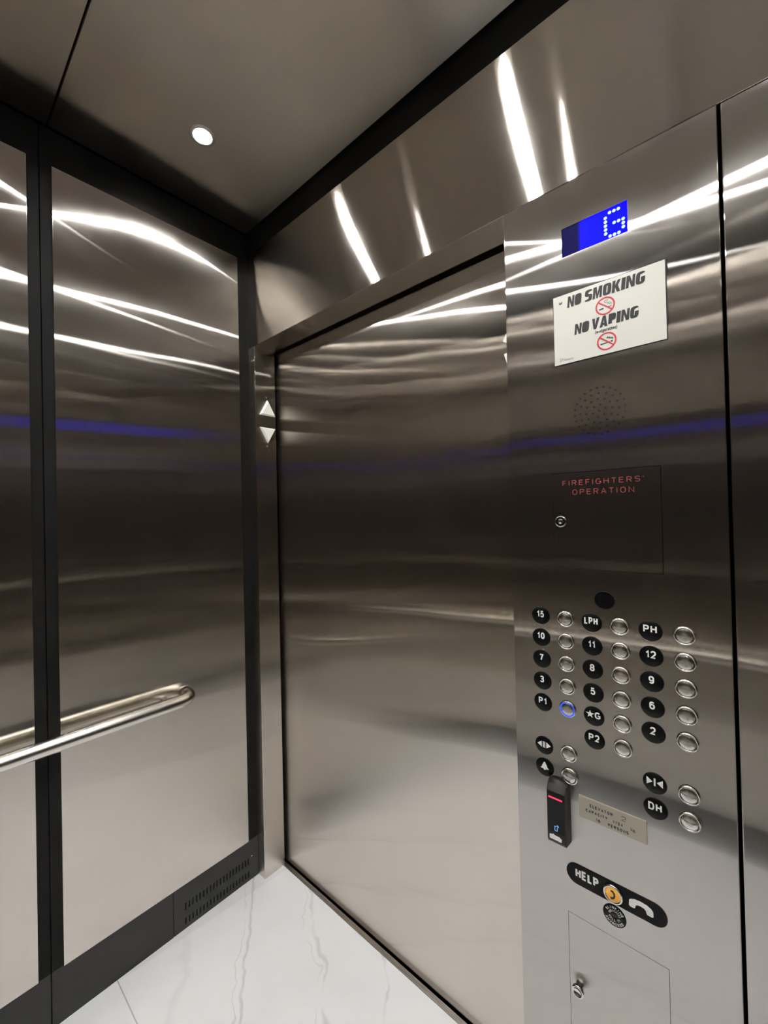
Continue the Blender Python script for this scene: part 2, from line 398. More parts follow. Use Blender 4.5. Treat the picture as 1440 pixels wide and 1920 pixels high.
def thing(name, label, cat, loc=(0, 0, 0), group=None):
    o = bpy.data.objects.new(name, None); COL.objects.link(o); o.location = loc; o.empty_display_size = 0.05
    o['label'] = label; o['category'] = cat
    if group: o['group'] = group
    return o
def tag(o, label, cat, group=None):
    o['label'] = label; o['category'] = cat
    if group: o['group'] = group
    return o
def structure(o, label, cat):
    o['kind'] = 'structure'; o['label'] = label; o['category'] = cat
    return o
def shell(name, label, cat, loc=(0, 0, 0)):
    return structure(thing(name, label, cat, loc), label, cat)
def NB(): return bmesh.new()

# ================================================================= STRUCTURE
# floor
bm = NB(); box(bm, -0.03, W+0.03, D-0.03, 0.0875, -0.03, 0.0)
structure(obj('floor', bm, MARBLE), 'glossy white marble tile floor with soft grey veins', 'floor')

# door sill: ribbed aluminium strip under the door
bm = NB(); box(bm, 0.0, 1.30, 0.0880, 0.104, -0.03, 0.0005)
for k in range(3): box(bm, 0.0, 1.30, 0.0890+k*0.005, 0.0915+k*0.005, 0.0005, 0.0018)
structure(obj('trim_1', bm, ALUMINIUM), 'grey aluminium sill strip along the foot of the door', 'sill')

# ceiling: dark carrier with two brushed steel panels and the seam between them
ce = shell('ceiling', 'brushed steel ceiling of two panels with a thin dark seam', 'ceiling', (0, 0, ZC))
bm = NB(); box(bm, -0.03, W+0.03, D-0.03, 0.16, ZC+0.016, ZC+0.04); obj('carrier', bm, BLACK_VOID, ce)
LAMPS = [(x, y) for y in (-0.325, -0.985) for x in (0.305, 1.02, 1.735)]
for y0, y1 in ((-0.6425, -0.004), (D+0.004, -0.6475)):
    bm = NB(); plate(bm, 0.004, W-0.004, y0, y1, ZC, ZC+0.013, [(x-0.026, x+0.026, y-0.026, y+0.026) for x, y in LAMPS if y0 < y < y1], lambda u, n, z: (u, z, n))
    obj('ceiling_panel', bm, STEEL_CEILING, ce, bevel=0.001)

# panelled walls: black laminate frame, raised brushed steel panels
def panel_wall(name, label, length, seams, P, base_open=None, base_seams=()):
    """P maps (u along the wall, n into the cabin, z). SEAMS are the u of the joints between bays."""
    s = shell(name, label, 'wall', P(0, 0, 0))
    def bx(b, u0, u1, n0, n1, z0, z1):
        p, q = P(u0, n0, z0), P(u1, n1, z1)
        box(b, *sorted((p[0], q[0])), *sorted((p[1], q[1])), *sorted((p[2], q[2])))
    b = NB(); bx(b, 0, length, -0.03, -0.006, 0, ZC); obj('backing', b, BLACK_VOID, s)
    ed = [0.0]+list(seams)+[length]
    for k in range(len(ed)-1):
        a = ed[k]+(0.0014 if k else 0.0); c = ed[k+1]-(0.0014 if k < len(ed)-2 else 0.0)
        l = a+(0.0272 if k else 0.0442); r = c-(0.0272 if k < len(ed)-2 else 0.0442)
        holes = [(l+0.0005, r-0.0005, 0.1575, 2.4915)]
        if base_open: holes += [(max(a, base_open[0]), min(c, base_open[1]), 0.0, 0.1575)] if base_open[0] < c and base_open[1] > a else []
        b = NB(); plate(b, a, c, 0.0, 2.600, 0.0, -0.006, holes, P)
        for f in b.faces:
            if f.calc_center_median().z < 0.157: f.material_index = 1
        obj('black_frame', b, [BLACK_LAMINATE, BASE_LAMINATE], s)
        b = NB(); bx(b, l, r, -0.005, 0.004, 0.157, 2.492); obj('steel_panel', b, STEEL_WALL, s, bevel=0.0012)
    return s
panel_wall('wall_left', 'left wall of tall brushed steel panels in a black frame', -D, [0.6645],
           lambda u, n, z: (n, -u, z), base_open=(0.0, 0.3318))
panel_wall('wall_right', 'right wall of brushed steel panels in a black frame', -D, [0.6645], lambda u, n, z: (W-n, -u, z))
panel_wall('wall_back', 'back wall of brushed steel panels in a black frame', W, [0.68, 1.36], lambda u, n, z: (u, D+n, z))

# front wall: jamb, transom with soffit, dark crown strip, return panel
fw = shell('wall_front', 'front wall of brushed steel around the doorway', 'wall', (0, 0, 0))
bm = NB(); box(bm, -0.02, XJ, 0.0, YJ, 0.0, ZD); obj('jamb', bm, STEEL_PANEL, fw, bevel=0.0012)
bm = NB(); box(bm, -0.03, W+0.03, 0.0, YJ, ZD, ZT); obj('transom', bm, STEEL_TRANSOM, fw, bevel=0.0012)
bm = NB(); box(bm, -0.03, W+0.03, 0.004, YJ, ZT, ZC+0.012); obj('crown_strip', bm, BLACK_LAMINATE, fw)
bm = NB(); box(bm, XG, W-0.001, 0.0, 0.030, 0.0, ZD-0.002); obj('return_panel', bm, STEEL_DARK_REFLECTION, fw, bevel=0.0018)
bm = NB(); box(bm, XC+0.003, W+0.03, 0.034, YJ, 0.0, ZD); obj('backing', bm, BLACK_VOID, fw)

# sliding door
dr = shell('door_1', 'wide brushed steel sliding lift door standing shut', 'door', (0.5, YD, 0))
bm = NB(); box(bm, -0.03, 1.26, YD, YD+0.03, 0.006, ZD+0.09); obj('door_panel', bm, STEEL_DOOR, dr)
bm = NB(); box(bm, -0.06, 1.32, YD+0.035, YD+0.06, -0.03, ZC); obj('shaft_side', bm, BLACK_VOID, dr)

# ================================================================= LAMPS
def downlight(x, y, label):
    t = thing('downlight', label, 'ceiling light', (x, y, ZC), 'round downlights in the ceiling')
    c = (x, y, ZC)
    b = NB(); tmp = NB()
    lathe(tmp, [(0.0245, -0.0125), (0.0255, 0.0000), (0.0262, 0.0018), (0.0290, 0.0026), (0.0372, 0.0012), (0.0376, 0.0)], seg=48)
    def down(src, dst):
        vm = {v: dst.verts.new((x+v.co.x, y+v.co.z, ZC-v.co.y)) for v in src.verts}
        for f in src.faces:
            g = dst.faces.new([vm[v] for v in f.verts]); g.smooth = True
        src.free()
    down(tmp, b); obj('trim_ring', b, LAMP_TRIM, t)
    tmp = NB(); lathe(tmp, [(0.0248, -0.0112), (0.018, -0.0104), (0.0, -0.0100)], seg=40); b = NB(); down(tmp, b)
    for k in range(3):
        q = 2*PI*k/3+0.4; tmp = NB(); lathe(tmp, [(0.0060, -0.0100), (0.0060, -0.0094), (0.0, -0.0092)], (0.0085*math.cos(q), 0, 0.0085*math.sin(q)), 18); down(tmp, b)
    for f in b.faces:
        if f.calc_center_median().z < ZC+0.00985: f.material_index = 1
    obj('lens', b, [LENS, CHIP], t)
for x, y, l in ((0.305, -0.325, 'lit round downlight in the ceiling near the corner of left wall and door'),
                (1.02, -0.325, 'lit round downlight in the ceiling above the doorway end of the control panel'),
                (1.735, -0.325, 'lit round downlight in the ceiling by the right wall and front wall'),
                (0.305, -0.985, 'lit round downlight in the ceiling by the left wall and back wall'),
                (1.02, -0.985, 'lit round downlight in the ceiling at the middle of the back wall'),
                (1.735, -0.985, 'lit round downlight in the ceiling by the right wall and back wall')):
    downlight(x, y, l)

# ================================================================= HANDRAIL
def handrail(label, P, length, start):
    """P maps (u, n, z); a tube with both ends bent back to the wall and posts behind it."""
    t = thing('handrail', label, 'handrail', P(start, 0.004, 0.826))
    r, off, zr, R = 0.0215, 0.067, 0.826, 0.046
    a, c = start+r, start+length-r
    pts = [P(a, 0.0065, zr), P(a, off-R, zr)]
    pts += [P(a+R-R*math.cos(q), off-R+R*math.sin(q), zr) for q in [PI/2*k/10 for k in range(1, 11)]]
    pts += [P(a+R+(c-a-2*R)*k/8, off, zr) for k in range(1, 8)]
    pts += [P(c-R+R*math.sin(q), off-R+R*math.cos(q), zr) for q in [PI/2*k/10 for k in range(0, 11)]]
    pts += [P(c, 0.0065, zr)]
    b = NB(); tube(b, pts, r, 28); obj('tube', b, STEEL_TUBE, t)
    for u in (a+0.072, (a+c)/2, c-0.072):
        b = NB(); tube(b, [P(u, 0.0042, zr), P(u, off-0.012, zr)], 0.0100, 18); obj('post', b, STEEL_TUBE, t)
handrail('round satin steel handrail with bent ends along the left wall', lambda u, n, z: (n, -u, z), 0.79, 0.258)
handrail('round satin steel handrail with bent ends along the back wall', lambda u, n, z: (u, D+n, z), 1.60, 0.22)

# ================================================================= VENTILATION PANEL at the foot of the left wall
holes = []
for k in range(20):
    u = 0.0455+k*(0.2900-0.0455)/19
    holes += [(u-0.0022, u+0.0022, 0.0640, 0.0895), (u-0.0022, u+0.0022, 0.0145, 0.0378)]
vt = thing('vent_grille', 'black slotted ventilation plate at the foot of the left wall', 'vent', (0, -0.16, 0))
bm = NB(); plate(bm, 0.001, 0.3303, 0.001, 0.1570, 0.0, -0.004, holes, lambda u, n, z: (n, -u, z)); obj('slotted_plate', bm, BASE_LAMINATE, vt)
bm = NB(); lathe(bm, [(0.0035, 0.0), (0.003, -0.0008), (0.0, -0.001)], seg=16)
for v in bm.verts: v.co = Vector((-v.co.y, -0.030+v.co.x, 0.092+v.co.z))
obj('screw', bm, CHROME, vt)

# ================================================================= DIRECTION LANTERN on the jamb return (faces +x)
def onj(bm):                         # (x, y=-depth, z) -> jamb face: along y, out along +x
    for v in bm.verts: v.co = Vector((XJ-v.co.y, v.co.x, v.co.z))
    return bm
dl = thing('direction_lantern', 'steel strip with white up and down arrows on door jamb', 'indicator', (XJ, 0.052, 1.71))
bm = NB(); box(bm, 0.006, 0.0925, -0.0012, 0.0, 1.710, 1.962); obj('faceplate', onj(bm), STEEL_PANEL, dl)
def arrow(pts, name, lab):
    cx = sum(p[0] for p in pts)/3; cz = sum(p[1] for p in pts)/3
    b = NB(); h1, h2 = -0.0012, -0.0105
    A = [b.verts.new((x, h1, z)) for x, z in pts]; B = [b.verts.new((cx+(x-cx)*0.80, h2, cz+(z-cz)*0.80)) for x, z in pts]
    b.faces.new(B)
    b.faces.new(A[::-1])
    for i in range(3): b.faces.new((A[i], A[(i+1) % 3], B[(i+1) % 3], B[i]))
    obj(name, onj(b), WHITE_ACRYLIC, dl, bevel=0.0006, label=lab)
arrow([(0.016, 1.862), (0.091, 1.862), (0.0535, 1.927)], 'up_arrow', 'white triangle pointing up')
arrow([(0.016, 1.8125), (0.091, 1.8125), (0.0535, 1.748)], 'down_arrow', 'white triangle pointing down')
for z in (1.9375, 1.736):
    bm = NB(); lathe(bm, [(0.0034, -0.0012), (0.003, -0.0026), (0.0, -0.003)], (0.0505, 0, z), 16); obj('screw', onj(bm), CHROME, dl)

# ================================================================= CAR CONTROL PANEL
cp = thing('control_panel', 'tall brushed steel lift control panel with floor buttons beside door', 'control panel', (1.30, 0, 0))
FP = lambda u, n, z: (u, -n, z)
DISP = (1.2376, 1.3606, 1.9800, 2.0410); FF = (1.205, 1.403, 1.3190, 1.5220); SV = (1.2145, 1.394, 0.215, 0.5868)
bm = NB(); plate(bm, XC, XR, 0.004, ZD-0.0015, 0.0, -0.004, [DISP, FF, SV], FP)
on = lambda v: abs(v.co.y) < 1e-6
rim = [e for e in bm.edges if on(e.verts[0]) and on(e.verts[1]) and (all(abs(v.co.x-XC) < 1e-6 for v in e.verts) or all(abs(v.co.x-XR) < 1e-6 for v in e.verts))]
bmesh.ops.bevel(bm, geom=rim, offset=0.0016, segments=2, affect='EDGES', profile=0.5)
obj('faceplate', bm, STEEL_DARK_REFLECTION, cp)
bm = NB(); box(bm, XC+0.001, XR-0.002, 0.0045, 0.030, 0.004, ZD-0.002); obj('back_box', bm, BLACK_VOID, cp)

# floor display
dsp = NB(); box(dsp, DISP[0]+0.0003, DISP[1]-0.0003, 0.0012, 0.004, DISP[2]+0.0003, DISP[3]-0.0003)
dso = obj('floor_display', dsp, DISPLAY, cp, label='blue screen showing a dotted G')
gx, gz, dx, dz = 1.3219, 2.0323, 0.00778, 0.00783
cells = [(1, 0), (2, 0), (3, 0), (0, 1), (0, 2), (0, 3), (0, 4), (0, 5), (1, 6), (2, 6), (3, 6), (4, 5), (4, 4), (4, 3), (3, 3), (2, 3)]
bm = NB()
for i, j in cells: lathe(bm, [(0.0031, 0.0012), (0.0031, 0.0009), (0.0, 0.0008)], (gx+i*dx, 0, gz-j*dz), 14)
obj('numeral', bm, DOT_LED, dso, label='pale dotted letter G')

# speaker holes
bm = NB()
for n, r, ph in ((1, 0, 0), (6, 0.0125, 0.3), (12, 0.0245, 0.1), (16, 0.0360, 0.0), (24, 0.0468, 0.06)):
    for k in range(n):
        q = 2*PI*k/n+ph
        lathe(bm, [(0.0020, 0.0), (0.0020, -0.0002), (0.0, -0.00022)], (1.3015+r*math.cos(q), 0, 1.6425+r*math.sin(q)), 8)
obj('speaker_grille', bm, BLACK_VOID, cp, label='round field of small speaker holes')

# firefighters' cabinet door with engraved red lettering and a key lock
bm = NB(); box(bm, FF[0]+0.0006, FF[1]-0.0010, 0.0, 0.004, FF[2]+0.0006, FF[3]-0.0009)
letters(bm, "FIREFIGHTERS'", 1.2262, 1.3755, 1.4945, 1.5055, 0.0, 0.0014, 1, gap=0.55, depth=0.0002)
letters(bm, "OPERATION", 1.2458, 1.3592, 1.4745, 1.4860, 0.0, 0.0014, 1, gap=0.55, depth=0.0002)
ffo = obj('firefighter_door', bm, [STEEL_DARK_REFLECTION, RED_ENGRAVED], cp, label="flush steel door lettered FIREFIGHTERS' OPERATION in red")
bm = NB(); c = (1.2203, 0, 1.4187)
lathe(bm, [(0.0122, 0.0), (0.0122, -0.0020), (0.0110, -0.0030), (0.0098, -0.0028), (0.0094, -0.0008)], c, 36, 0)
lathe(bm, [(0.0094, -0.0006), (0.0060, -0.0006)], c, 36, 1); lathe(bm, [(0.0060, -0.0006), (0.0056, -0.0022), (0.0036, -0.0026), (0.0034, -0.001), (0, -0.001)], c, 24, 2)
obj('key_lock', bm, [CHROME, BLACK_VOID, principled('dark_steel', (0.22, 0.21, 0.2), 0.3, 1.0)], ffo, label='small round key lock')

# camera window
bm = NB(); c = (1.3015, 0, 1.2590)
lathe(bm, [(0.0188, 0.0), (0.0186, -0.0010), (0.0176, -0.0014), (0.0172, -0.0004)], c, 40, 0); lathe(bm, [(0.0173, -0.0006), (0.0, -0.0006)], c, 40, 1)
obj('camera_window', bm, [BLACK_PLASTIC, BLACK_GLASS], cp, label='round black glass window above the buttons')

# buttons and their label discs
def disc_bm(c):
    b = NB(); lathe(b, [(0.0195, 0.0), (0.0195, -0.0008), (0.0190, -0.0014), (0.0, -0.0014)], c, 44, 0)
    return b
def star(b, cx, cz, R, y, mi):
    prism(b, [(cx+(R if k % 2 == 0 else R*0.40)*math.sin(PI*k/5), cz+(R if k % 2 == 0 else R*0.40)*math.cos(PI*k/5)) for k in range(10)], y-0.0003, y, mi)
def floor_label(x, z, s):
    c = (x, 0, z); y = -0.0014; b = disc_bm(c)
    if s == 'open':
        for sg in (-1, 1): prism(b, [(x+sg*0.0050, z+0.0085), (x+sg*0.0050, z-0.0045), (x+sg*0.0145, z+0.0020)], y-0.0003, y, 1)
        for sg in (-1, 1): prism(b, [(x+sg*0.0015-0.0010, z+0.0085), (x+sg*0.0015+0.0010, z+0.0085), (x+sg*0.0015+0.0010, z-0.0045), (x+sg*0.0015-0.0010, z-0.0045)], y-0.0003, y, 1)
        lab = 'black disc with the door open arrows'
    elif s == 'close':
        for sg in (-1, 1): prism(b, [(x+sg*0.0130, z+0.0095), (x+sg*0.0130, z-0.0045), (x+sg*0.0035, z+0.0025)], y-0.0003, y, 1)
        prism(b, [(x-0.0014, z+0.0095), (x+0.0014, z+0.0095), (x+0.0014, z-0.0045), (x-0.0014, z-0.0045)], y-0.0003, y, 1)
        lab = 'black disc with the door close arrows'
    elif s == 'alarm':
        half = [(0.0, 0.0115), (0.0018, 0.0105), (0.0024, 0.0080), (0.0046, 0.0050), (0.0056, 0.0010), (0.0086, -0.0022), (0.0080, -0.0036), (0.0026, -0.0036), (0.0022, -0.0056), (0.0, -0.0062)]
        prism(b, [(x+a, z+q) for a, q in half]+[(x-a, z+q) for a, q in half[-2:0:-1]], y-0.0003, y, 1)
        lab = 'black disc with the white alarm bell'
    elif s == '*G':
        star(b, x-0.0070, z+0.0030, 0.0082, y, 1)
        letters(b, 'G', x+0.0018, x+0.0124, z-0.0036, z+0.0098, y, 0.0026); lab = 'black disc marked with a star and G'
    else:
        hw = {'15': .0076, '10': .0082, '7': .0043, '3': .0043, 'P1': .0084, 'LPH': .0128, '11': .0064, '8': .0045, '5': .0045, 'P2': .0100, 'PH': .0110, '12': .0085, '9': .0045, '6': .0045, '2': .0045, 'DH': .0108}[s]
        letters(b, s, x-0.0006-hw, x-0.0006+hw, z-0.0036, z+0.0106, y, 0.0026, gap=0.30); lab = 'black disc marked '+s
    for k in range(4 if len(s) > 1 else 3):          # braille dots
        for j in range(2): lathe(b, [(0.0006, 0), (0.0004, -0.0005), (0, -0.0006)], (x-0.0042+k*0.0026, y, z-0.0085-j*0.0024), 6, 0)
    obj('floor_label', b, [BLACK_PLASTIC, WHITE_INK], cp, origin=c, label=lab)
def button_meshes(gap_mat):
    b = NB(); lathe(b, [(0.0168, 0.0), (0.0168, -0.0028), (0.0160, -0.0040), (0.0150, -0.0044)], seg=44)
    lathe(b, [(0.0150, -0.0044), (0.0139, -0.0040), (0.0134, -0.0028)], seg=44, mi=2)
    lathe(b, [(0.0134, -0.0028), (0.0133, -0.0012), (0.0125, -0.0012)], seg=44, mi=1)
    o = obj('call_button', b, [CHROME, gap_mat, CHROME if gap_mat is BLACK_VOID else gap_mat], cp, origin=(0, 0, 0))
    b = NB(); lathe(b, [(0.0126, -0.0008), (0.0126, -0.0034), (0.0121, -0.0038), (0.0060, -0.0044), (0.0, -0.0047)], seg=48)
    k = obj('button_cap', b, STEEL_CAP, o, origin=(0, 0, 0))
    return o
COLS = (1.1727, 1.2762, 1.3792); BCOLS = (1.2250, 1.3276, 1.4315)
ROWS = (1.2110, 1.1632, 1.1154, 1.0672, 1.0195, 0.9720, 0.9245, 0.8770)
KEYS = [('15', 0, 0), ('10', 0, 1), ('7', 0, 2), ('3', 0, 3), ('P1', 0, 4), ('open', 0, 6), ('alarm', 0, 7),
        ('LPH', 1, 0), ('11', 1, 1), ('8', 1, 2), ('5', 1, 3), ('*G', 1, 4), ('P2', 1, 5),
        ('PH', 2, 0), ('12', 2, 1), ('9', 2, 2), ('6', 2, 3), ('2', 2, 4), ('close', 2, 6), ('DH', 2, 7)]
proto = None
base = world_loc(cp)
for s, cidx, ridx in KEYS:
    floor_label(COLS[cidx], ROWS[ridx], s)
    pos = Vector((BCOLS[cidx], 0, ROWS[ridx]))-base
    nm = {'open': 'door open disc', 'close': 'door close disc', 'alarm': 'alarm bell disc', '*G': 'star G disc'}.get(s, s+' disc')
    if s == 'P1':
        lit = button_meshes(BLUE_LED); lit.location = pos; lit['label'] = 'steel push button with a lit blue ring beside the P1 disc'
        continue
    if proto is None: proto = o = button_meshes(BLACK_VOID)
    else:
        o = proto.copy(); COL.objects.link(o); o.parent = cp
        for ch in proto.children:
            k = ch.copy(); COL.objects.link(k); k.parent = o
    o.location = pos; o['label'] = 'round turned steel push button beside the '+nm

# help plate with call button
bm = NB(); hz, hr = 0.6762, 0.0208
pts = [(1.2140+hr+hr*math.cos(q), hz+hr*math.sin(q)) for q in [PI/2+PI*k/14 for k in range(15)]]+[(1.3935-hr+hr*math.cos(q), hz+hr*math.sin(q)) for q in [-PI/2+PI*k/14 for k in range(15)]]
prism(bm, pts, -0.0015, 0.0, 0)
letters(bm, 'HELP', 1.2322, 1.2765, 0.6705, 0.6885, -0.0015, 0.0037)
hs = [(1.3310, 0.6800), (1.3305, 0.6700), (1.3325, 0.6680), (1.3395, 0.6680), (1.3412, 0.6700), (1.3420, 0.6748), (1.3450, 0.6772), (1.3505, 0.6782), (1.3560, 0.6772), (1.3590, 0.6745), (1.3600, 0.6700), (1.3616, 0.6682),
      (1.3690, 0.6682), (1.3712, 0.6700), (1.3710, 0.6790), (1.3680, 0.6828), (1.3610, 0.6860), (1.3505, 0.6872), (1.3400, 0.6860), (1.3338, 0.6832)]
prism(bm, hs, -0.0018, -0.0015, 1)
obj('help_plate', bm, [BLACK_PLASTIC, WHITE_INK], cp, bevel=0.0, label='black rounded bar lettered HELP with a white handset')
bm = NB(); c = (1.3030, 0, 0.6745)
lathe(bm, [(0.0178, -0.0015), (0.0178, -0.0040), (0.0168, -0.0052), (0.0150, -0.0054), (0.0138, -0.0044), (0.0136, -0.002)], c, 44)
hb = obj('help_button', bm, CHROME, cp, origin=c, label='round help button with amber centre')
bm = NB(); lathe(bm, [(0.0134, -0.0020), (0.0134, -0.0040), (0.0126, -0.0048), (0.0, -0.0048)], c, 44, 0)
rec = [(-0.0035, 0.0085), (0.0010, 0.0085), (0.0040, 0.0045), (0.0048, 0.0), (0.0036, -0.0050), (0.0, -0.0088), (-0.0045, -0.0088), (-0.0042, -0.0052), (0.0, -0.0045), (0.0016, 0.0), (0.0, 0.0045), (-0.0035, 0.0052)]
prism(bm, [(c[0]+a, c[2]+q) for a, q in rec], -0.0051, -0.0048, 1)
obj('button_cap', bm, [AMBER, BLACK_INK], hb, label='amber cap with a black handset')

# service cabinet door with a cylinder lock
bm = NB(); box(bm, SV[0]+0.0008, SV[1]-0.0008, 0.0, 0.004, SV[2]+0.0008, SV[3]-0.0008)
svo = obj('service_door', bm, STEEL_DARK_REFLECTION, cp, label='flush blank steel cabinet door low on the panel')
bm = NB(); c = (1.2345, 0, 0.4425)
lathe(bm, [(0.0085, 0.0), (0.0085, -0.010), (0.0120, -0.011), (0.0120, -0.0155), (0.0108, -0.0170), (0.0086, -0.0168), (0.0082, -0.0140), (0.0, -0.0140)], c, 36)
obj('cylinder_lock', bm, CHROME, svo, label='protruding chrome key lock')

# ================================================================= NO SMOKING SIGN
SG = (1.2180, 1.4185, 1.7530, 1.8992); SY = -0.0026
sg = thing('no_smoking_sign', 'white rectangular no smoking and no vaping sign with black edge', 'sign', (1.318, 0, SG[2]))
bm = NB(); box(bm, SG[0]-0.0012, SG[1]+0.0018, -0.0018, -0.0004, SG[2]-0.0014, SG[3]+0.0014); obj('black_border', bm, BLACK_INK, sg)
bm = NB(); box(bm, SG[0], SG[1], SY, -0.0018, SG[2], SG[3])
letters(bm, 'NO', 1.2462, 1.2735, 1.8690, 1.8920, SY, 0.0046, gap=0.17, p=4.5, shear=0.10, stretch=1.42)
letters(bm, 'SMOKING', 1.2800, 1.3862, 1.8690, 1.8920, SY, 0.0046, gap=0.17, p=4.5, shear=0.10, stretch=1.42)
letters(bm, 'NO', 1.2592, 1.2865, 1.8080, 1.8298, SY, 0.0046, gap=0.17, p=4.5, shear=0.10, stretch=1.42)
letters(bm, 'VAPING', 1.2915, 1.3742, 1.8080, 1.8298, SY, 0.0046, gap=0.17, p=4.5, shear=0.10, stretch=1.42)
text(bm, '(e-cigarettes)', 1.3185, 1.7985, SY, 0.0090, 1, sx=0.84, bold=0.018)
def no_circle(cx, cz, vape):
    R, r = 0.0176, 0.0148
    for k in range(48):
        a, c2 = 2*PI*k/48, 2*PI*(k+1)/48
        prism(bm, [(cx+R*math.cos(a), cz+R*math.sin(a)), (cx+R*math.cos(c2), cz+R*math.sin(c2)), (cx+r*math.cos(c2), cz+r*math.sin(c2)), (cx+r*math.cos(a), cz+r*math.sin(a))], SY-0.0003, SY, 2)
    d = math.radians(-40); ux, uz = math.cos(d), math.sin(d); L, h = 0.0160, 0.0012
    prism(bm, [(cx+ux*L-uz*h, cz+uz*L+ux*h), (cx-ux*L-uz*h, cz-uz*L+ux*h), (cx-ux*L+uz*h, cz-uz*L-ux*h), (cx+ux*L+uz*h, cz+uz*L-ux*h)], SY-0.00045, SY, 2)
    def line(p, wdt):
        for (x0, z0), (x1, z1) in zip(p, p[1:]):
            l = math.hypot(x1-x0, z1-z0); nx, nz = -(z1-z0)/l*wdt, (x1-x0)/l*wdt
            prism(bm, [(cx+x0+nx, cz+z0+nz), (cx+x0-nx, cz+z0-nz), (cx+x1-nx, cz+z1-nz), (cx+x1+nx, cz+z1+nz)], SY-0.0002, SY, 1)
    if not vape:
        line([(-0.0110, -0.0050), (-0.0030, -0.0042)], 0.0012); line([(0.0050, -0.0038), (0.0080, -0.0036)], 0.0011); line([(0.0092, -0.0035), (0.0112, -0.0034)], 0.0011)
        line([(0.0112, 0.0), (0.0108, 0.0030), (0.0088, 0.0046), (0.0050, 0.0046), (0.0030, 0.0066), (0.0, 0.0060), (-0.0014, 0.0084), (0.0010, 0.0110), (0.0042, 0.0098), (0.0060, 0.0112)], 0.0004)
        line([(0.0088, 0.0), (0.0084, 0.0018), (0.0060, 0.0026), (0.0030, 0.0020)], 0.0004)
    else:
        line([(-0.0115, -0.0042), (-0.0020, -0.0036)], 0.0011); line([(-0.0020, -0.0036), (0.0060, -0.0024)], 0.0008); line([(0.0078, -0.0026), (0.0108, -0.0018)], 0.0014)
        for k in range(3): line([(-0.0005+k*0.004, 0.0060-k*0.0015), (0.0028+k*0.004, 0.0085-k*0.0015), (0.0014+k*0.004, 0.0050-k*0.0015), (0.0052+k*0.004, 0.0068-k*0.0018)], 0.0005)
no_circle(1.3181, 1.8488, False); no_circle(1.3191, 1.7778, True)
b2 = bm
for (x0, z0), (x1, z1) in zip([(1.2292, 1.7582), (1.2292, 1.7668), (1.2360, 1.7640), (1.2300, 1.7600)], [(1.2292, 1.7668), (1.2360, 1.7640), (1.2292, 1.7582), (1.2345, 1.7650)]):
    l = math.hypot(x1-x0, z1-z0); nx, nz = -(z1-z0)/l*0.00025, (x1-x0)/l*0.00025
    prism(bm, [(x0+nx, z0+nz), (x0-nx, z0-nz), (x1-nx, z1-nz), (x1+nx, z1+nz)], SY-0.0002, SY, 3)
text(bm, 'Ontario', 1.2372, 1.7592, SY, 0.0068, 3, sx=0.85, align='LEFT', depth=0.0002)
obj('sign_face', bm, [SIGN_FACE, BLACK_INK, RED_INK, GREY_INK], sg)
bm = NB(); lathe(bm, [(0.0034, SY), (0.0032, SY-0.0010), (0.0022, SY-0.0014), (0.0, SY-0.0008)], (1.2328, 0, 1.8846), 18); obj('screw', bm, principled('worn_screw', (0.30, 0.28, 0.27), 0.4, 0.8), sg)

# ================================================================= CAPACITY PLAQUE
pq = NB(); PY = -0.0020
box(pq, 1.2428, 1.3640, PY, 0.0, 0.8022, 0.8462)
for wd, a, b, c, d, th in (('ELEVATOR', 1.2640, 1.3062, 0.8298, 0.8360, 0.0012), ('2', 1.3212, 1.3296, 0.8292, 0.8385, 0.0008), ('CAPACITY', 1.2560, 1.2965, 0.8182, 0.8240, 0.0012),
                          ('1134', 1.3060, 1.3240, 0.8170, 0.8230, 0.0012), ('16', 1.2746, 1.2832, 0.8060, 0.8118, 0.0012), ('PERSONS', 1.2975, 1.3335, 0.8068, 0.8126, 0.0012)):
    letters(pq, wd, a, b, c, d, PY, th, gap=0.5, depth=0.0002)
text(pq, 'kg.', 1.3368, 0.8172, PY, 0.0080, 1, sx=1.10, align='LEFT', depth=0.0002, bold=0.006)
tag(obj('capacity_plaque', pq, [BRASS_PLATE, BLACK_INK], origin=(1.303, 0, 0.8022)), 'small pale metal plaque engraved with elevator capacity beside card reader', 'plaque')

# ================================================================= CARD READER
cr = thing('card_reader', 'narrow black card reader with red light bar on control panel', 'card reader', (1.204, 0, 0.738))
bm = NB(); x0, x1 = 1.1815, 1.2262
prof = [(0.0, 0.738), (-0.0215, 0.7355), (-0.0235, 0.742), (-0.0235, 0.8455), (-0.0150, 0.8565), (0.0, 0.8600)]
L = [bm.verts.new((x0+(0.002 if y < -0.01 else 0), y, z)) for y, z in prof]; Rr = [bm.verts.new((x1-(0.004 if y < -0.01 else 0), y, z)) for y, z in prof]
bm.faces.new(L); bm.faces.new(Rr[::-1])
for i in range(len(prof)):
    j = (i+1) % len(prof); bm.faces.new((L[i], L[j], Rr[j], Rr[i]))
obj('body', bm, principled('reader_shell', (0.012, 0.0115, 0.011), 0.30, spec=0.3), cr, bevel=0.0014)
bm = NB(); box(bm, 1.1855, 1.2200, -0.0240, -0.0234, 0.7600, 0.8430); obj('face_window', bm, BLACK_GLASS, cr)
bm = NB(); box(bm, 1.1878, 1.2158, -0.0246, -0.0240, 0.8305, 0.8335); obj('light_bar', bm, RED_LED, cr, label='glowing red bar')
bm = NB(); y0, y1 = -0.0244, -0.0240
for a, b, c, d in ((1.1992, 1.2001, 0.7640, 0.7738), (1.2042, 1.2051, 0.7640, 0.7722), (1.1992, 1.2051, 0.7640, 0.7649), (1.1992, 1.2030, 0.7729, 0.7738)): box(bm, a, b, y0, y1, c, d)
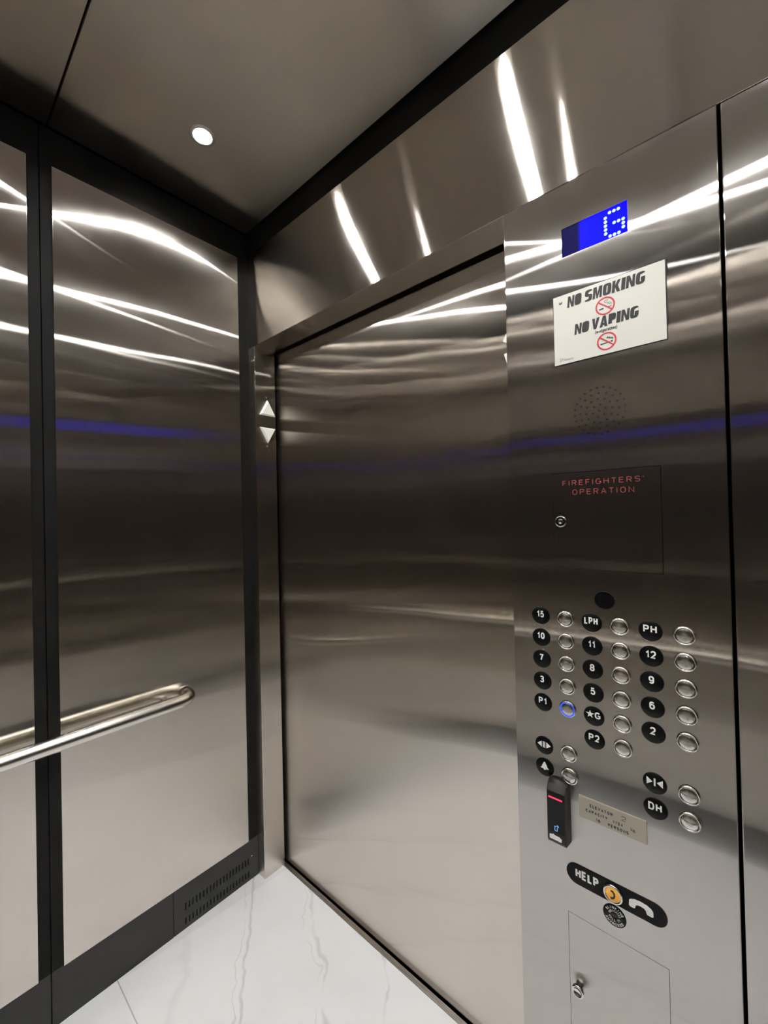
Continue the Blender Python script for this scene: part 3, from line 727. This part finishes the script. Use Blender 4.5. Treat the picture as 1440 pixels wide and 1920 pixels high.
for r in (0.0020, 0.0034):
    for k in range(5):
        a, c2 = PI/2*k/5, PI/2*(k+1)/5
        prism(bm, [(1.2040+r*math.cos(a), 0.7730+r*math.sin(a)), (1.2040+r*math.cos(c2), 0.7730+r*math.sin(c2)), (1.2040+(r+0.0007)*math.cos(c2), 0.7730+(r+0.0007)*math.sin(c2)), (1.2040+(r+0.0007)*math.cos(a), 0.7730+(r+0.0007)*math.sin(a))], y0, y1)
obj('phone_icon', bm, ICON_BLUE, cr, label='small glowing blue phone icon')
bm = NB(); prism(bm, [(1.1885, 0.7440), (1.2128, 0.7440), (1.2132, 0.7505), (1.2100, 0.7515), (1.2096, 0.7530), (1.1980, 0.7532), (1.1976, 0.7545), (1.1945, 0.7545), (1.1940, 0.7532), (1.1905, 0.7530), (1.1882, 0.7515)], -0.0243, -0.0235)
obj('maker_mark', bm, WHITE_INK, cr, label='white printed mark')

# ================================================================= ROUND STICKER
st = NB(); c = (1.3042, 0, 0.6312)
lathe(st, [(0.0208, 0.0), (0.0208, -0.0008), (0.0, -0.0009)], c, 44, 0)
def arc_text(s, r, a0, a1, size, down=False):
    for k, ch in enumerate(s):
        a = math.radians(a0+(a1-a0)*k/max(1, len(s)-1))
        text(st, ch, c[0]+r*math.cos(a), c[2]+r*math.sin(a), -0.0009, size, 1, sx=0.80, bold=0.012, rot=(a+PI/2 if down else a-PI/2), depth=0.0002)
arc_text('BLINKING', 0.0135, 150, 30, 0.0066); arc_text('INDICATES', 0.0075, 165, 15, 0.0058)
arc_text('ANSWERED', 0.0185, 212, 328, 0.0066, True); arc_text('CALL IS', 0.0110, 205, 335, 0.0058, True)
prism(st, [(c[0]-0.006, c[2]+0.001), (c[0]-0.004, c[2]+0.004), (c[0]+0.004, c[2]+0.004), (c[0]+0.006, c[2]+0.001), (c[0]+0.004, c[2]-0.002), (c[0]-0.004, c[2]-0.002)], -0.0011, -0.0009, 2)
tag(obj('round_sticker', st, [BLACK_PLASTIC, WHITE_INK, principled('dark_red_ink', (0.05, 0.008, 0.008), 0.5)], origin=c), 'small round black sticker with white words below help button', 'sticker')

# ================================================================= TAPE SCRAPS on the edge of the control panel
for pts, l in (([(XC-0.0005, 1.8580), (XC-0.0095, 1.8420), (XC-0.0005, 1.8370)], 'upper torn white tape scrap on the left edge of the control panel'),
               ([(XC-0.0005, 1.8130), (XC-0.0075, 1.8120), (XC-0.0005, 1.7880)], 'lower torn white tape scrap on the left edge of the control panel')):
    bm = NB(); prism(bm, pts, 0.0006, 0.0010)
    tag(obj('tape_scrap', bm, TAPE, origin=(XC, 0.0008, pts[2][1])), l, 'tape', 'torn tape scraps')
